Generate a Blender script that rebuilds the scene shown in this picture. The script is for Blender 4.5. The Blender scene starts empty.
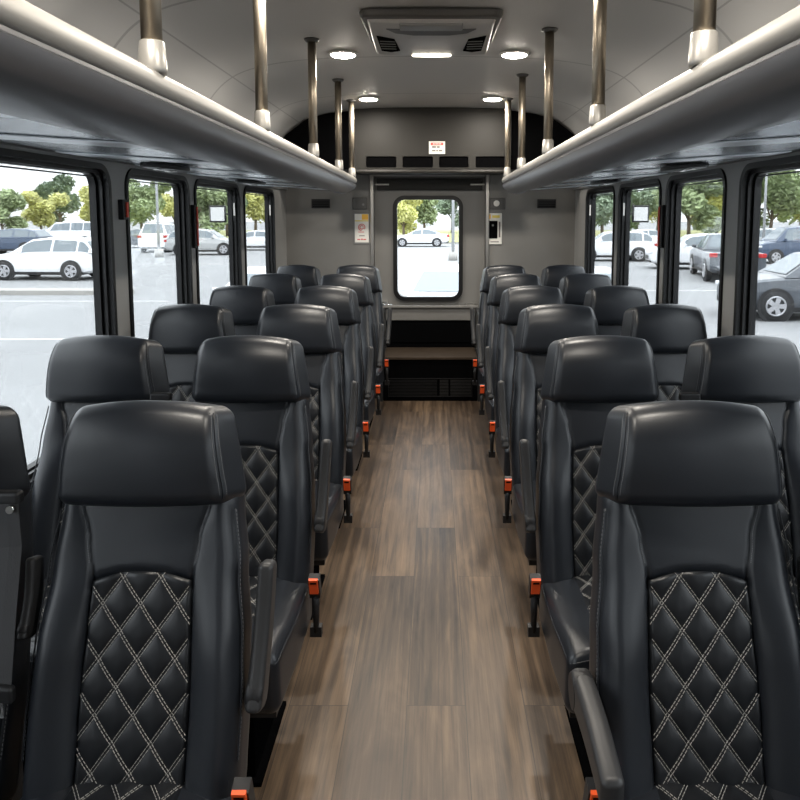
import bpy, bmesh, math, random
from math import sin, cos, pi, radians, exp
from mathutils import Vector, Matrix, Quaternion

S = bpy.context.scene
COL = S.collection
random.seed(7)

# ------------------------------------------------------------------ helpers
class MB:
    """collects vertices and faces of one mesh"""
    def __init__(self):
        self.v, self.f, self.m, self.sm = [], [], [], []
    def add(self, vs, fs, mi=0, smooth=False):
        b = len(self.v)
        self.v.extend([tuple(p) for p in vs])
        for f in fs:
            self.f.append(tuple(i + b for i in f)); self.m.append(mi); self.sm.append(smooth)
    def box(self, lo, hi, mi=0, rot=None, about=None):
        x0, y0, z0 = lo; x1, y1, z1 = hi
        vs = [Vector(p) for p in ((x0,y0,z0),(x1,y0,z0),(x1,y1,z0),(x0,y1,z0),(x0,y0,z1),(x1,y0,z1),(x1,y1,z1),(x0,y1,z1))]
        if rot is not None:
            c = Vector(about) if about is not None else (Vector(lo)+Vector(hi))/2
            vs = [c + rot @ (p - c) for p in vs]
        self.add(vs, ((3,2,1,0),(4,5,6,7),(0,1,5,4),(1,2,6,5),(2,3,7,6),(3,0,4,7)), mi)
    def tube(self, pts, r, n=10, mi=0, cap=True, smooth=True):
        pts = [Vector(p) for p in pts]
        rs = r if isinstance(r, (list, tuple)) else [r]*len(pts)
        b = len(self.v); up = None
        for i, p in enumerate(pts):
            d = (pts[min(i+1, len(pts)-1)] - pts[max(i-1, 0)]).normalized()
            if up is None:
                up = d.orthogonal().normalized()
            else:
                up = (up - d*up.dot(d)).normalized()
            w = d.cross(up)
            for k in range(n):
                a = 2*pi*k/n
                self.v.append(tuple(p + rs[i]*(cos(a)*up + sin(a)*w)))
        for i in range(len(pts)-1):
            for k in range(n):
                a, c = b+i*n+k, b+i*n+(k+1) % n
                self.f.append((a, c, c+n, a+n)); self.m.append(mi); self.sm.append(smooth)
        if cap:
            self.f.append(tuple(b+k for k in reversed(range(n)))); self.m.append(mi); self.sm.append(False)
            e = b+(len(pts)-1)*n
            self.f.append(tuple(e+k for k in range(n))); self.m.append(mi); self.sm.append(False)
    def lathe(self, prof, n=24, origin=(0,0,0), axis='Z', mi=0):
        """prof: (radius, height) list"""
        b = len(self.v); o = Vector(origin)
        for r, h in prof:
            for k in range(n):
                a = 2*pi*k/n
                p = {'Z': (r*cos(a), r*sin(a), h), 'X': (h, r*cos(a), r*sin(a)), 'Y': (r*sin(a), h, r*cos(a))}[axis]
                self.v.append(tuple(o+Vector(p)))
        for i in range(len(prof)-1):
            for k in range(n):
                a, c = b+i*n+k, b+i*n+(k+1) % n
                self.f.append((a, c, c+n, a+n)); self.m.append(mi); self.sm.append(True)
        self.f.append(tuple(b+k for k in reversed(range(n)))); self.m.append(mi); self.sm.append(False)
        e = b+(len(prof)-1)*n
        self.f.append(tuple(e+k for k in range(n))); self.m.append(mi); self.sm.append(False)
    def prism(self, poly, a0, a1, place, mi=0, smooth=False):
        """poly in 2D extruded from a0 to a1; place(u, v, a) -> point"""
        n = len(poly)
        vs = [place(u, v, a0) for u, v in poly] + [place(u, v, a1) for u, v in poly]
        self.add(vs, [(i, (i+1) % n, n+(i+1) % n, n+i) for i in range(n)], mi, smooth)
        b = len(self.v)-2*n
        self.f.append(tuple(b+i for i in reversed(range(n)))); self.m.append(mi); self.sm.append(False)
        self.f.append(tuple(b+n+i for i in range(n))); self.m.append(mi); self.sm.append(False)
    def rbox(self, A, B, C, r, na, nb, nc, fn=None, mi=0, ne=4):
        """rounded block, half sizes A B C, edge radius r, deformed by fn"""
        def axis(H, n):
            ed = [r*math.tan(pi/4*k/ne) for k in range(ne+1)]
            inner = [-(H-r) + 2*(H-r)*k/n for k in range(1, n)]
            lo = [-(H-r)-e for e in reversed(ed)]
            return lo + inner + [-q for q in reversed(lo)]
        X, Y, Z = axis(A, na), axis(B, nb), axis(C, nc)
        idx = {}
        def vert(i, j, k):
            key = (i, j, k)
            if key in idx: return idx[key]
            p = Vector((X[i], Y[j], Z[k]))
            q = Vector((max(-(A-r), min(A-r, p.x)), max(-(B-r), min(B-r, p.y)), max(-(C-r), min(C-r, p.z))))
            d = p-q
            if d.length > 1e-9: p = q + d.normalized()*r
            if fn: p = fn(p.x, p.y, p.z)
            self.v.append(tuple(p)); idx[key] = len(self.v)-1
            return idx[key]
        nx, ny, nz = len(X)-1, len(Y)-1, len(Z)-1
        def quad(a, b, c, d):
            self.f.append((a, b, c, d)); self.m.append(mi); self.sm.append(True)
        for i in range(nx):
            for j in range(ny):
                quad(vert(i,j,0), vert(i,j+1,0), vert(i+1,j+1,0), vert(i+1,j,0))
                quad(vert(i,j,nz), vert(i+1,j,nz), vert(i+1,j+1,nz), vert(i,j+1,nz))
        for i in range(nx):
            for k in range(nz):
                quad(vert(i,0,k), vert(i+1,0,k), vert(i+1,0,k+1), vert(i,0,k+1))
                quad(vert(i,ny,k), vert(i,ny,k+1), vert(i+1,ny,k+1), vert(i+1,ny,k))
        for j in range(ny):
            for k in range(nz):
                quad(vert(0,j,k), vert(0,j,k+1), vert(0,j+1,k+1), vert(0,j+1,k))
                quad(vert(nx,j,k), vert(nx,j+1,k), vert(nx,j+1,k+1), vert(nx,j,k+1))
    def mesh(self, name, mats):
        me = bpy.data.meshes.new(name)
        me.from_pydata(self.v, [], self.f)
        for m in (mats if isinstance(mats, (list, tuple)) else [mats]): me.materials.append(m)
        me.polygons.foreach_set('material_index', self.m)
        me.polygons.foreach_set('use_smooth', self.sm)
        bm = bmesh.new(); bm.from_mesh(me)
        bmesh.ops.recalc_face_normals(bm, faces=bm.faces)
        bm.to_mesh(me); bm.free(); me.update()
        return me

def link(name, me, parent=None, loc=None):
    o = bpy.data.objects.new(name, me); COL.objects.link(o)
    if parent is not None: o.parent = parent
    if loc is not None: o.location = loc
    return o
def build(mb, name, mats, parent=None): return link(name, mb.mesh(name, mats), parent)
def tag(o, label, cat, group=None):
    o['label'] = label; o['category'] = cat
    if group: o['group'] = group
    return o
def thing(name, label, cat, loc=(0,0,0), rz=0, group=None):
    o = bpy.data.objects.new(name, None); COL.objects.link(o)
    o.location = loc; o.rotation_euler = (0, 0, rz); o.empty_display_size = .1
    return tag(o, label, cat, group)
def struct(o): o['kind'] = 'structure'; return o
def bevel(o, w, seg=2, angle=35):
    m = o.modifiers.new('bevel', 'BEVEL'); m.width = w; m.segments = seg; m.limit_method = 'ANGLE'; m.angle_limit = radians(angle)
    return o

def rrect(x0, y0, x1, y1, r, n=7):
    out = []
    for cx, cy, a0 in ((x1-r, y1-r, 0), (x0+r, y1-r, pi/2), (x0+r, y0+r, pi), (x1-r, y0+r, 3*pi/2)):
        for k in range(n+1):
            a = a0 + pi/2*k/n
            out.append((cx+r*cos(a), cy+r*sin(a)))
    return out
def plate(loops, a0, a1, place, name, mat, parent=None):
    """flat plate with holes: loops[0] outline, the others holes; thickness a0..a1 mapped by place(u, v, a)"""
    cu = bpy.data.curves.new('outline', 'CURVE'); cu.dimensions = '2D'; cu.fill_mode = 'BOTH'; cu.extrude = .5
    for L in loops:
        sp = cu.splines.new('POLY'); sp.points.add(len(L)-1); sp.use_cyclic_u = True
        for p, (u, v) in zip(sp.points, L): p.co = (u, v, 0, 1)
    t = bpy.data.objects.new('outline', cu); COL.objects.link(t)
    dg = bpy.context.evaluated_depsgraph_get(); dg.update()
    me = bpy.data.meshes.new_from_object(t.evaluated_get(dg))
    bpy.data.objects.remove(t); bpy.data.curves.remove(cu)
    for v in me.vertices: v.co = place(v.co.x, v.co.y, a0 + (v.co.z+.5)*(a1-a0))
    bm = bmesh.new(); bm.from_mesh(me); bmesh.ops.remove_doubles(bm, verts=bm.verts, dist=1e-6)
    bmesh.ops.recalc_face_normals(bm, faces=bm.faces); bm.to_mesh(me); bm.free()
    me.name = name; me.materials.clear(); me.materials.append(mat)
    for p in me.polygons: p.use_smooth = False
    return link(name, me, parent)

# ------------------------------------------------------------------ materials
def mat(name, col, rough=.5, metal=0., spec=.5, bump=None, vary=None, coat=0., emit=None, scale3=(1,1,1)):
    m = bpy.data.materials.new(name); m.use_nodes = True
    N, L = m.node_tree.nodes, m.node_tree.links
    b = N['Principled BSDF']
    b.inputs['Base Color'].default_value = (*col, 1); b.inputs['Roughness'].default_value = rough
    b.inputs['Metallic'].default_value = metal; b.inputs['Specular IOR Level'].default_value = spec
    if coat: b.inputs['Coat Weight'].default_value = coat; b.inputs['Coat Roughness'].default_value = .15
    if emit:
        b.inputs['Emission Color'].default_value = (*emit[0], 1); b.inputs['Emission Strength'].default_value = emit[1]
    if bump or vary:
        tc = N.new('ShaderNodeTexCoord'); mp = N.new('ShaderNodeMapping'); mp.inputs['Scale'].default_value = scale3
        L.new(tc.outputs['Object'], mp.inputs['Vector'])
    if bump:
        n = N.new('ShaderNodeTexNoise'); n.inputs['Scale'].default_value = bump[0]; n.inputs['Detail'].default_value = 3
        L.new(mp.outputs[0], n.inputs['Vector'])
        bp = N.new('ShaderNodeBump'); bp.inputs['Strength'].default_value = bump[1]; bp.inputs['Distance'].default_value = bump[2]
        L.new(n.outputs['Fac'], bp.inputs['Height']); L.new(bp.outputs[0], b.inputs['Normal'])
    if vary:
        n = N.new('ShaderNodeTexNoise'); n.inputs['Scale'].default_value = vary[0]; n.inputs['Detail'].default_value = 4
        L.new(mp.outputs[0], n.inputs['Vector'])
        r = N.new('ShaderNodeMapRange'); r.inputs['From Min'].default_value = .3; r.inputs['From Max'].default_value = .7
        r.inputs['To Min'].default_value = 1-vary[1]; r.inputs['To Max'].default_value = 1+vary[1]
        L.new(n.outputs['Fac'], r.inputs['Value'])
        mx = N.new('ShaderNodeVectorMath'); mx.operation = 'SCALE'; mx.inputs[0].default_value = col
        L.new(r.outputs[0], mx.inputs['Scale']); L.new(mx.outputs[0], b.inputs['Base Color'])
    return m

M = {}
M['leather'] = mat('black_leather', (.0120,.0140,.0180), .35, 0, .45, bump=(420, .16, .0008), vary=(9, .12))
M['quilt'] = mat('quilted_black_leather', (.0085,.0095,.0115), .37, 0, .40, bump=(420, .16, .0008))
M['thread'] = mat('pale_thread', (.33,.315,.29), .8)
M['seam'] = mat('grey_seam_thread', (.16,.165,.175), .8)
M['plastic'] = mat('black_plastic', (.012,.012,.013), .45, 0, .35, bump=(300, .1, .0005))
M['armplastic'] = mat('charcoal_armrest_plastic', (.024,.024,.025), .42, 0, .4, bump=(260, .15, .0006))
M['black'] = mat('black_void_trim', (.003,.003,.0033), 1, 0, 0)
M['rubber'] = mat('black_window_rubber', (.006,.006,.0065), .42, 0, .35, bump=(30, .05, .001))
M['orange'] = mat('orange_button', (.86,.10,.018), .4)
M['red'] = mat('red_tag', (.62,.06,.03), .45)
M['chrome'] = mat('chrome', (.75,.75,.74), .18, 1.)
M['belt'] = mat('belt_webbing', (.026,.026,.028), .75, bump=(500, .4, .001), scale3=(1,1,.15))
M['steel'] = mat('dark_steel', (.05,.05,.05), .45, .6)
M['wall'] = mat('grey_wall_panel', (.26,.258,.25), .5, vary=(3, .06), bump=(180, .08, .001))
M['rearwall'] = mat('grey_rear_panel', (.175,.17,.16), .48, vary=(2.5, .07), bump=(180, .08, .001))
M['bulk'] = mat('grey_bulkhead', (.025,.0235,.021), .5, 0, .25, vary=(2, .08))
M['trim'] = mat('grey_trim', (.21,.208,.205), .42)
M['alu'] = mat('brushed_aluminium', (.42,.41,.39), .34, 1., bump=(60, .12, .001), scale3=(20,20,1))
M['rail'] = mat('champagne_rail', (.29,.28,.262), .5, .2, vary=(30, .05), scale3=(1,.05,1))
M['lip'] = mat('satin_grey_rack_panel', (.155,.155,.165), .36, .35, vary=(25, .05), scale3=(1,.05,1))
M['under'] = mat('dark_glossy_rack_underside', (.30,.325,.35), .25, .7, vary=(6, .25), bump=(5, .12, .01), scale3=(1,2,1))
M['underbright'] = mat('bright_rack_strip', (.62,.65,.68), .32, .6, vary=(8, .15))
M['bronze'] = mat('bronze_pole', (.35,.30,.235), .40, .9, vary=(14, .12), scale3=(1,1,.1))
M['collar'] = mat('pale_metal_collar', (.46,.445,.415), .38, .5)
M['acbody'] = mat('light_grey_plastic', (.42,.41,.40), .42, vary=(6, .05))
M['acdark'] = mat('dark_grey_plastic', (.085,.082,.078), .4)
M['lens'] = mat('lamp_lens', (.9,.88,.82), .3, emit=((1,.90,.74), 9))
M['dome'] = mat('lamp_dome', (.9,.88,.82), .3, emit=((1,.92,.80), 70))
M['white'] = mat('white_plastic', (.74,.72,.67), .45)
M['signred'] = mat('sign_red', (.60,.10,.09), .5)
M['ink'] = mat('sign_ink', (.16,.14,.13), .6)
M['signamber'] = mat('sign_amber', (.85,.48,.05), .5)
M['signyellow'] = mat('sign_yellow', (.72,.58,.10), .5)
M['tread'] = mat('brown_step_tread', (.045,.032,.022), .7, 0, .15, vary=(40, .25), scale3=(.15,2,1))
M['asphalt'] = mat('pale_asphalt', (.225,.228,.232), .9, vary=(.35, .07))
M['paint'] = mat('road_paint', (.50,.50,.49), .8)
M['kerb'] = mat('concrete_kerb', (.33,.32,.30), .85)
M['grass'] = mat('verge_grass', (.25,.25,.10), .9, vary=(1.2, .25))
M['bark'] = mat('bark', (.12,.09,.065), .9)
M['leafg'] = mat('green_leaves', (.27,.33,.17), .7, vary=(.6, .35))
M['leafy'] = mat('yellow_leaves', (.52,.52,.20), .7, vary=(.6, .3))
M['leafd'] = mat('deep_green_leaves', (.21,.27,.18), .7, vary=(.6, .3))
M['galv'] = mat('galvanised_post', (.42,.43,.44), .5, .3)
M['tyre'] = mat('tyre_rubber', (.02,.02,.021), .8)
M['rim'] = mat('alloy_wheel', (.5,.5,.52), .35, .8)
M['tail'] = mat('tail_lamp', (.42,.03,.03), .25)
M['headl'] = mat('head_lamp', (.7,.72,.75), .12, .2)
M['carglass'] = mat('car_window_glass', (.12,.15,.17), .1, 0, .8)
M['cwhite'] = mat('white_car_paint', (.74,.75,.77), .28, 0, coat=.6)
M['csilver'] = mat('silver_car_paint', (.42,.43,.43), .3, .4, coat=.6)
M['cgrey'] = mat('dark_grey_car_paint', (.075,.085,.10), .28, .3, coat=.6)
M['cblue'] = mat('dark_blue_car_paint', (.045,.07,.12), .28, .2, coat=.6)

def glass_mat(name, tint, refl=1.0):
    m = bpy.data.materials.new(name); m.use_nodes = True
    N, L = m.node_tree.nodes, m.node_tree.links
    N.remove(N['Principled BSDF']); out = N['Material Output']
    t = N.new('ShaderNodeBsdfTransparent'); t.inputs[0].default_value = (*tint, 1)
    g = N.new('ShaderNodeBsdfGlossy'); g.inputs['Roughness'].default_value = .02
    fr = N.new('ShaderNodeFresnel'); fr.inputs['IOR'].default_value = 1.3
    mul = N.new('ShaderNodeMath'); mul.operation = 'MULTIPLY'; mul.inputs[1].default_value = refl
    mx = N.new('ShaderNodeMixShader')
    L.new(fr.outputs[0], mul.inputs[0]); L.new(mul.outputs[0], mx.inputs[0]); L.new(t.outputs[0], mx.inputs[1]); L.new(g.outputs[0], mx.inputs[2])
    L.new(mx.outputs[0], out.inputs[0])
    return m
M['glass'] = glass_mat('window_glass', (.80,.815,.82), .35)
M['screen'] = glass_mat('darkened_windscreen_glass', (.30,.31,.315), .3)  # unseen pane, tinted dark to cut the light on the seat fronts

def ceiling_mat():
    """warm grey vinyl lining with thin dark joint lines between the panels"""
    m = mat('ceiling_lining', (.54,.53,.515), .55, bump=(150, .06, .001))
    N, L = m.node_tree.nodes, m.node_tree.links
    b = N['Principled BSDF']
    tc = N.new('ShaderNodeTexCoord'); sp = N.new('ShaderNodeSeparateXYZ'); L.new(tc.outputs['Object'], sp.inputs[0])
    def line(sock, period, offset, width):
        a = N.new('ShaderNodeMath'); a.operation = 'ADD'; a.inputs[1].default_value = offset; L.new(sock, a.inputs[0])
        w = N.new('ShaderNodeMath'); w.operation = 'PINGPONG'; w.inputs[1].default_value = period/2; L.new(a.outputs[0], w.inputs[0])
        l = N.new('ShaderNodeMath'); l.operation = 'LESS_THAN'; l.inputs[1].default_value = width; L.new(w.outputs[0], l.inputs[0])
        return l.outputs[0]
    ly = line(sp.outputs['Y'], 1.12, -2.65+1.12*6, .009)
    ax = N.new('ShaderNodeMath'); ax.operation = 'ABSOLUTE'; xo = N.new('ShaderNodeMath'); xo.operation = 'ADD'; xo.inputs[1].default_value = .035
    L.new(sp.outputs['X'], xo.inputs[0]); L.new(xo.outputs[0], ax.inputs[0])
    xs = N.new('ShaderNodeMath'); xs.operation = 'COMPARE'; xs.inputs[1].default_value = 1.02; xs.inputs[2].default_value = .003; L.new(ax.outputs[0], xs.inputs[0])
    mxm = N.new('ShaderNodeMath'); mxm.operation = 'MAXIMUM'; L.new(ly, mxm.inputs[0]); L.new(xs.outputs[0], mxm.inputs[1])
    mix = N.new('ShaderNodeMix'); mix.data_type = 'RGBA'; mix.inputs['A'].default_value = (.54,.53,.515,1); mix.inputs['B'].default_value = (.36,.355,.345,1)
    L.new(mxm.outputs[0], mix.inputs['Factor']); L.new(mix.outputs['Result'], b.inputs['Base Color'])
    return m
M['ceil'] = ceiling_mat()

def floor_mat():
    m = bpy.data.materials.new('wood_plank_vinyl'); m.use_nodes = True
    N, L = m.node_tree.nodes, m.node_tree.links
    b = N['Principled BSDF']
    tc = N.new('ShaderNodeTexCoord'); mp = N.new('ShaderNodeMapping')
    mp.inputs['Rotation'].default_value = (0, 0, pi/2); mp.inputs['Location'].default_value = (.33, .085, 0)
    L.new(tc.outputs['Object'], mp.inputs['Vector'])
    br = N.new('ShaderNodeTexBrick'); br.offset = .37; br.inputs['Scale'].default_value = 1
    br.inputs['Brick Width'].default_value = 1.22; br.inputs['Row Height'].default_value = .178; br.inputs['Mortar Size'].default_value = .0011
    br.inputs['Mortar Smooth'].default_value = .2; br.inputs['Bias'].default_value = 0
    br.inputs['Color1'].default_value = (0,0,0,1); br.inputs['Color2'].default_value = (1,1,1,1); br.inputs['Mortar'].default_value = (.5,.5,.5,1)
    L.new(mp.outputs[0], br.inputs['Vector'])
    # long grain, shifted from plank to plank
    off = N.new('ShaderNodeVectorMath'); off.operation = 'MULTIPLY'; off.inputs[1].default_value = (7.3, 3.1, 5.7); L.new(br.outputs['Color'], off.inputs[0])
    add = N.new('ShaderNodeVectorMath'); add.operation = 'ADD'; L.new(tc.outputs['Object'], add.inputs[0]); L.new(off.outputs[0], add.inputs[1])
    def noise(scale, detail, dist, sc3):
        q = N.new('ShaderNodeMapping'); q.inputs['Scale'].default_value = sc3; L.new(add.outputs[0], q.inputs['Vector'])
        n = N.new('ShaderNodeTexNoise'); n.inputs['Scale'].default_value = scale; n.inputs['Detail'].default_value = detail
        n.inputs['Distortion'].default_value = dist; n.inputs['Roughness'].default_value = .62; L.new(q.outputs[0], n.inputs['Vector']); return n.outputs['Fac']
    g1 = noise(44, 6, .5, (1, .032, 1)); g2 = noise(210, 3, .2, (1, .016, 1)); g3 = noise(5.5, 5, 1.6, (1, .24, 1))
    wq = N.new('ShaderNodeMapping'); wq.inputs['Scale'].default_value = (1, .11, 1); L.new(add.outputs[0], wq.inputs['Vector'])
    wv = N.new('ShaderNodeTexWave'); wv.inputs['Scale'].default_value = 9; wv.inputs['Distortion'].default_value = 9; wv.inputs['Detail'].default_value = 3; wv.inputs['Detail Scale'].default_value = 1.2
    L.new(wq.outputs[0], wv.inputs['Vector'])
    def math(op, a, c):
        n = N.new('ShaderNodeMath'); n.operation = op
        for i, s in enumerate((a, c)):
            if isinstance(s, (int, float)): n.inputs[i].default_value = s
            else: L.new(s, n.inputs[i])
        return n.outputs[0]
    s = math('ADD', math('MULTIPLY', g1, .56), math('MULTIPLY', g2, .22))
    s = math('ADD', s, math('MULTIPLY', g3, .52)); s = math('ADD', s, math('ADD', math('MULTIPLY', wv.outputs['Fac'], .05), -.04))
    sep = N.new('ShaderNodeSeparateColor'); L.new(br.outputs['Color'], sep.inputs[0])
    s = math('ADD', s, math('MULTIPLY', math('SUBTRACT', sep.outputs[0], .5), .12))
    cr = N.new('ShaderNodeValToRGB'); e = cr.color_ramp.elements
    e[0].position = .40; e[0].color = (.014,.009,.006,1); e[1].position = .90; e[1].color = (.225,.150,.090,1)
    k = cr.color_ramp.elements.new(.62); k.color = (.080,.053,.034,1)
    L.new(s, cr.inputs[0])
    mix = N.new('ShaderNodeMix'); mix.data_type = 'RGBA'; mix.inputs['B'].default_value = (.03,.022,.016,1)
    L.new(br.outputs['Fac'], mix.inputs['Factor']); L.new(cr.outputs[0], mix.inputs['A']); L.new(mix.outputs['Result'], b.inputs['Base Color'])
    r = N.new('ShaderNodeMapRange'); r.inputs['To Min'].default_value = .30; r.inputs['To Max'].default_value = .48; L.new(g1, r.inputs['Value']); L.new(r.outputs[0], b.inputs['Roughness'])
    bp = N.new('ShaderNodeBump'); bp.inputs['Strength'].default_value = .12; bp.inputs['Distance'].default_value = .002; L.new(s, bp.inputs['Height']); L.new(bp.outputs[0], b.inputs['Normal'])
    return m
M['floor'] = floor_mat()

# ------------------------------------------------------------------ the bus shell
X0 = -.037                       # centre line of the bus
XL, XR = -1.25, 1.176            # inner faces of the side walls
HW = (XR-XL)/2
YF, YR = -1.5, 5.95              # front and rear inner faces
WIN = [(-1.20,.10),(.24,1.22),(1.36,2.735),(2.865,3.605),(3.685,4.535),(4.635,5.51)]
WZ0, WZ1 = .64, 1.672
TH = .062

mb = MB(); mb.box((XL-TH, YF, -.05), (XR+TH, YR+.6, 0)); struct(build(mb, 'floor', M['floor']))

for side, xw, s in (('left', XL, -1), ('right', XR, 1)):
    place = lambda u, v, a, xw=xw, s=s: Vector((xw + s*a, u, v))
    holes = [rrect(a, WZ0, b, WZ1, .085) for a, b in WIN]
    struct(plate([[(YF,-.05),(YR+.1,-.05),(YR+.1,1.80),(YF,1.80)]] + holes, 0, TH, place, 'wall_'+side, M['wall']))
    # trim strip running above the windows, and the heater ledge low on the wall
    mb = MB(); mb.prism([(0,1.683),(.022,1.687),(.024,1.708),(0,1.714)], YF+.02, YR-.01, lambda u, v, a, xw=xw, s=s: Vector((xw - s*u, a, v)))
    struct(build(mb, 'trim_%d' % (1 if s < 0 else 2), M['trim']))
    for k, (a, b) in enumerate(WIN):
        idx = k + 1 + (0 if s < 0 else len(WIN))
        e = bpy.data.objects.new('window_%d' % idx, None); COL.objects.link(e); e['kind'] = 'structure'
        e.location = (xw, a, WZ0)
        pl = lambda u, v, q, xw=xw, s=s, a=a: Vector((s*q, u-a, v-WZ0))
        g = .0008
        plate([rrect(a+g,WZ0+g,b-g,WZ1-g,.084), rrect(a+.022,WZ0+.022,b-.022,WZ1-.022,.066)], -.008, TH+.006, pl, 'window_frame', M['rubber'], e)
        plate([rrect(a+.0225,WZ0+.0225,b-.0225,WZ1-.0225,.065), rrect(a+.036,WZ0+.036,b-.036,WZ1-.036,.055)], .012, .022, pl, 'frame_bead', M['rubber'], e)
        plate([rrect(a+.0225,WZ0+.0225,b-.0225,WZ1-.0225,.065), rrect(a+.038,WZ0+.038,b-.038,WZ1-.038,.05)], .036, TH, pl, 'sash', M['rubber'], e)
        mb = MB(); mb.box((min(s*.028, s*.034), .06, WZ1-WZ0-.052), (max(s*.028, s*.034), b-a-.06, WZ1-WZ0-.047)); build(mb, 'slide_rail', M['steel'], e)
        plate([rrect(a+.037,WZ0+.037,b-.037,WZ1-.037,.05)], .047, .051, pl, 'glass_pane', M['glass'], e)
        if k >= 4:   # latch on the far upright of the rear windows
            mb = MB(); mb.box((min(s*.012, s*.03), b-a-.040, .80), (max(s*.012, s*.03), b-a-.0222, .96)); L = build(mb, 'latch', M['plastic'], e)
            mb = MB(); mb.box((min(s*.016, s*.026), b-a-.0415, .835), (max(s*.016, s*.026), b-a-.0402, .915)); build(mb, 'latch_label', M['white'], L)

# ceiling: arched lining
prof = [(-1.213,1.79),(-1.206,1.90),(-1.180,2.005),(-1.135,2.085),(-1.06,2.165),(-.96,2.222),(-.80,2.262),(-.58,2.287),(-.30,2.297),(0,2.300)]
prof = prof + [(-x, z) for x, z in reversed(prof[:-1])]
def catmull(P, k):
    out = []
    for i in range(len(P)-1):
        a, b, c, d = P[max(i-1,0)], P[i], P[i+1], P[min(i+2,len(P)-1)]
        for j in range(k):
            t = j/k; out.append(tuple(.5*(2*b[q]+(c[q]-a[q])*t+(2*a[q]-5*b[q]+4*c[q]-d[q])*t*t+(3*b[q]-a[q]-3*c[q]+d[q])*t**3) for q in (0,1)))
    return out+[P[-1]]
prof = catmull(prof, 4)
mb = MB(); n = len(prof)
ys = [YF + (YR+.1-YF)*k/12 for k in range(13)]
vs = [(X0+x*HW/1.213, y, z) for y in ys for x, z in prof] + [(X0+x*HW/1.213*1.05, y, z+.05) for y in ys for x, z in prof]
fs = []
for j in range(12):
    for i in range(n-1):
        a = j*n+i; fs.append((a, a+1, a+n+1, a+n)); o = 13*n; fs.append((o+a, o+a+n, o+a+n+1, o+a+1))
for j in range(12):
    for i in (0, n-1):
        a = j*n+i; fs.append((a, a+n, 13*n+a+n, 13*n+a))
mb.add(vs, fs, 0, True)
struct(build(mb, 'ceiling', M['ceil']))

# front of the bus, behind the camera: wall, windscreen shrunk to limit frontal light
pf = lambda u, v, a: Vector((u, YF-a, v))
struct(plate([[(XL-TH,-.05),(XR+TH,-.05),(XR+TH,2.36),(XL-TH,2.36)], rrect(-.95,1.10,.88,1.95,.1)], 0, .06, pf, 'wall_front', M['wall']))
struct(plate([rrect(-.95,1.10,.88,1.95,.1)], .025, .030, pf, 'window_13', M['screen']))

# rear wall with the door opening
DX0, DX1, DTOP = -.515, .428, 1.80
pr = lambda u, v, a: Vector((u, YR+a, v))
struct(plate([[(XL-TH,-.05),(XR+TH,-.05),(XR+TH,2.36),(XL-TH,2.36)], [(DX0,.30),(DX1,.30),(DX1,DTOP),(DX0,DTOP)]], 0, .06, pr, 'wall_rear', M['rearwall']))
d = bpy.data.objects.new('door_1', None); COL.objects.link(d); d['kind'] = 'structure'; d.location = (0, YR, .3)
pd = lambda u, v, a: Vector((u, a, v-.3))
WX0, WX1, DZ0, DZ1 = -.352, .236, .752, 1.640
plate([[(DX0,.302),(DX1,.302),(DX1,DTOP),(DX0,DTOP)], rrect(WX0+.01,DZ0+.01,WX1-.01,DZ1-.01,.085)], .03, .06, pd, 'door_panel', M['rearwall'], d)
plate([rrect(WX0,DZ0,WX1,DZ1,.095), rrect(WX0+.034,DZ0+.034,WX1-.034,DZ1-.034,.065)], -.002, .062, pd, 'window_rubber', M['rubber'], d)
plate([rrect(WX0+.033,DZ0+.033,WX1-.033,DZ1-.033,.066)], .040, .044, pd, 'door_glass', M['glass'], d)
mb = MB(); mb.box((DX0+.03, -.004, 1.685-.3), (DX1-.03, .0295, DTOP-.018-.3)); bevel(build(mb, 'header_panel', M['bulk'], d), .004)
for x0 in (DX0+.012, DX1-.132):
    mb = MB(); mb.box((x0, -.018, 1.725-.3), (x0+.12, -.0045, 1.737-.3)); bevel(build(mb, 'hinge', M['alu'], d), .002)
mb = MB(); mb.box((-.46, -.002, .705-.3), (-.40, .0295, .745-.3)); mb.tube([(-.44,-.002,.727-.3),(-.44,-.035,.727-.3),(-.36,-.04,.722-.3)], .009, 8); build(mb, 'door_handle', M['chrome'], d)
mb = MB(); mb.box((.265, -.012, .712-.3), (.335, .0295, .73-.3)); build(mb, 'door_latch', M['alu'], d)
for i, (xa, xb) in enumerate(((DX0-.028, DX0+.008), (DX1-.008, DX1+.028))):
    mb = MB(); mb.prism([(xa,YR-.022),(xa+.006,YR-.030),(xb-.006,YR-.030),(xb,YR-.022),(xb,YR-.0005),(xa,YR-.0005)], .02, DTOP+.025, lambda u, v, a: Vector((u, v, a)))
    o = build(mb, 'trim_%d' % (3+i), M['alu']); struct(o)
mb = MB(); mb.box((DX0+.0085, YR-.024, DTOP), (DX1-.0085, YR-.001, DTOP+.025)); struct(build(mb, 'trim_5', M['alu']))

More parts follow.
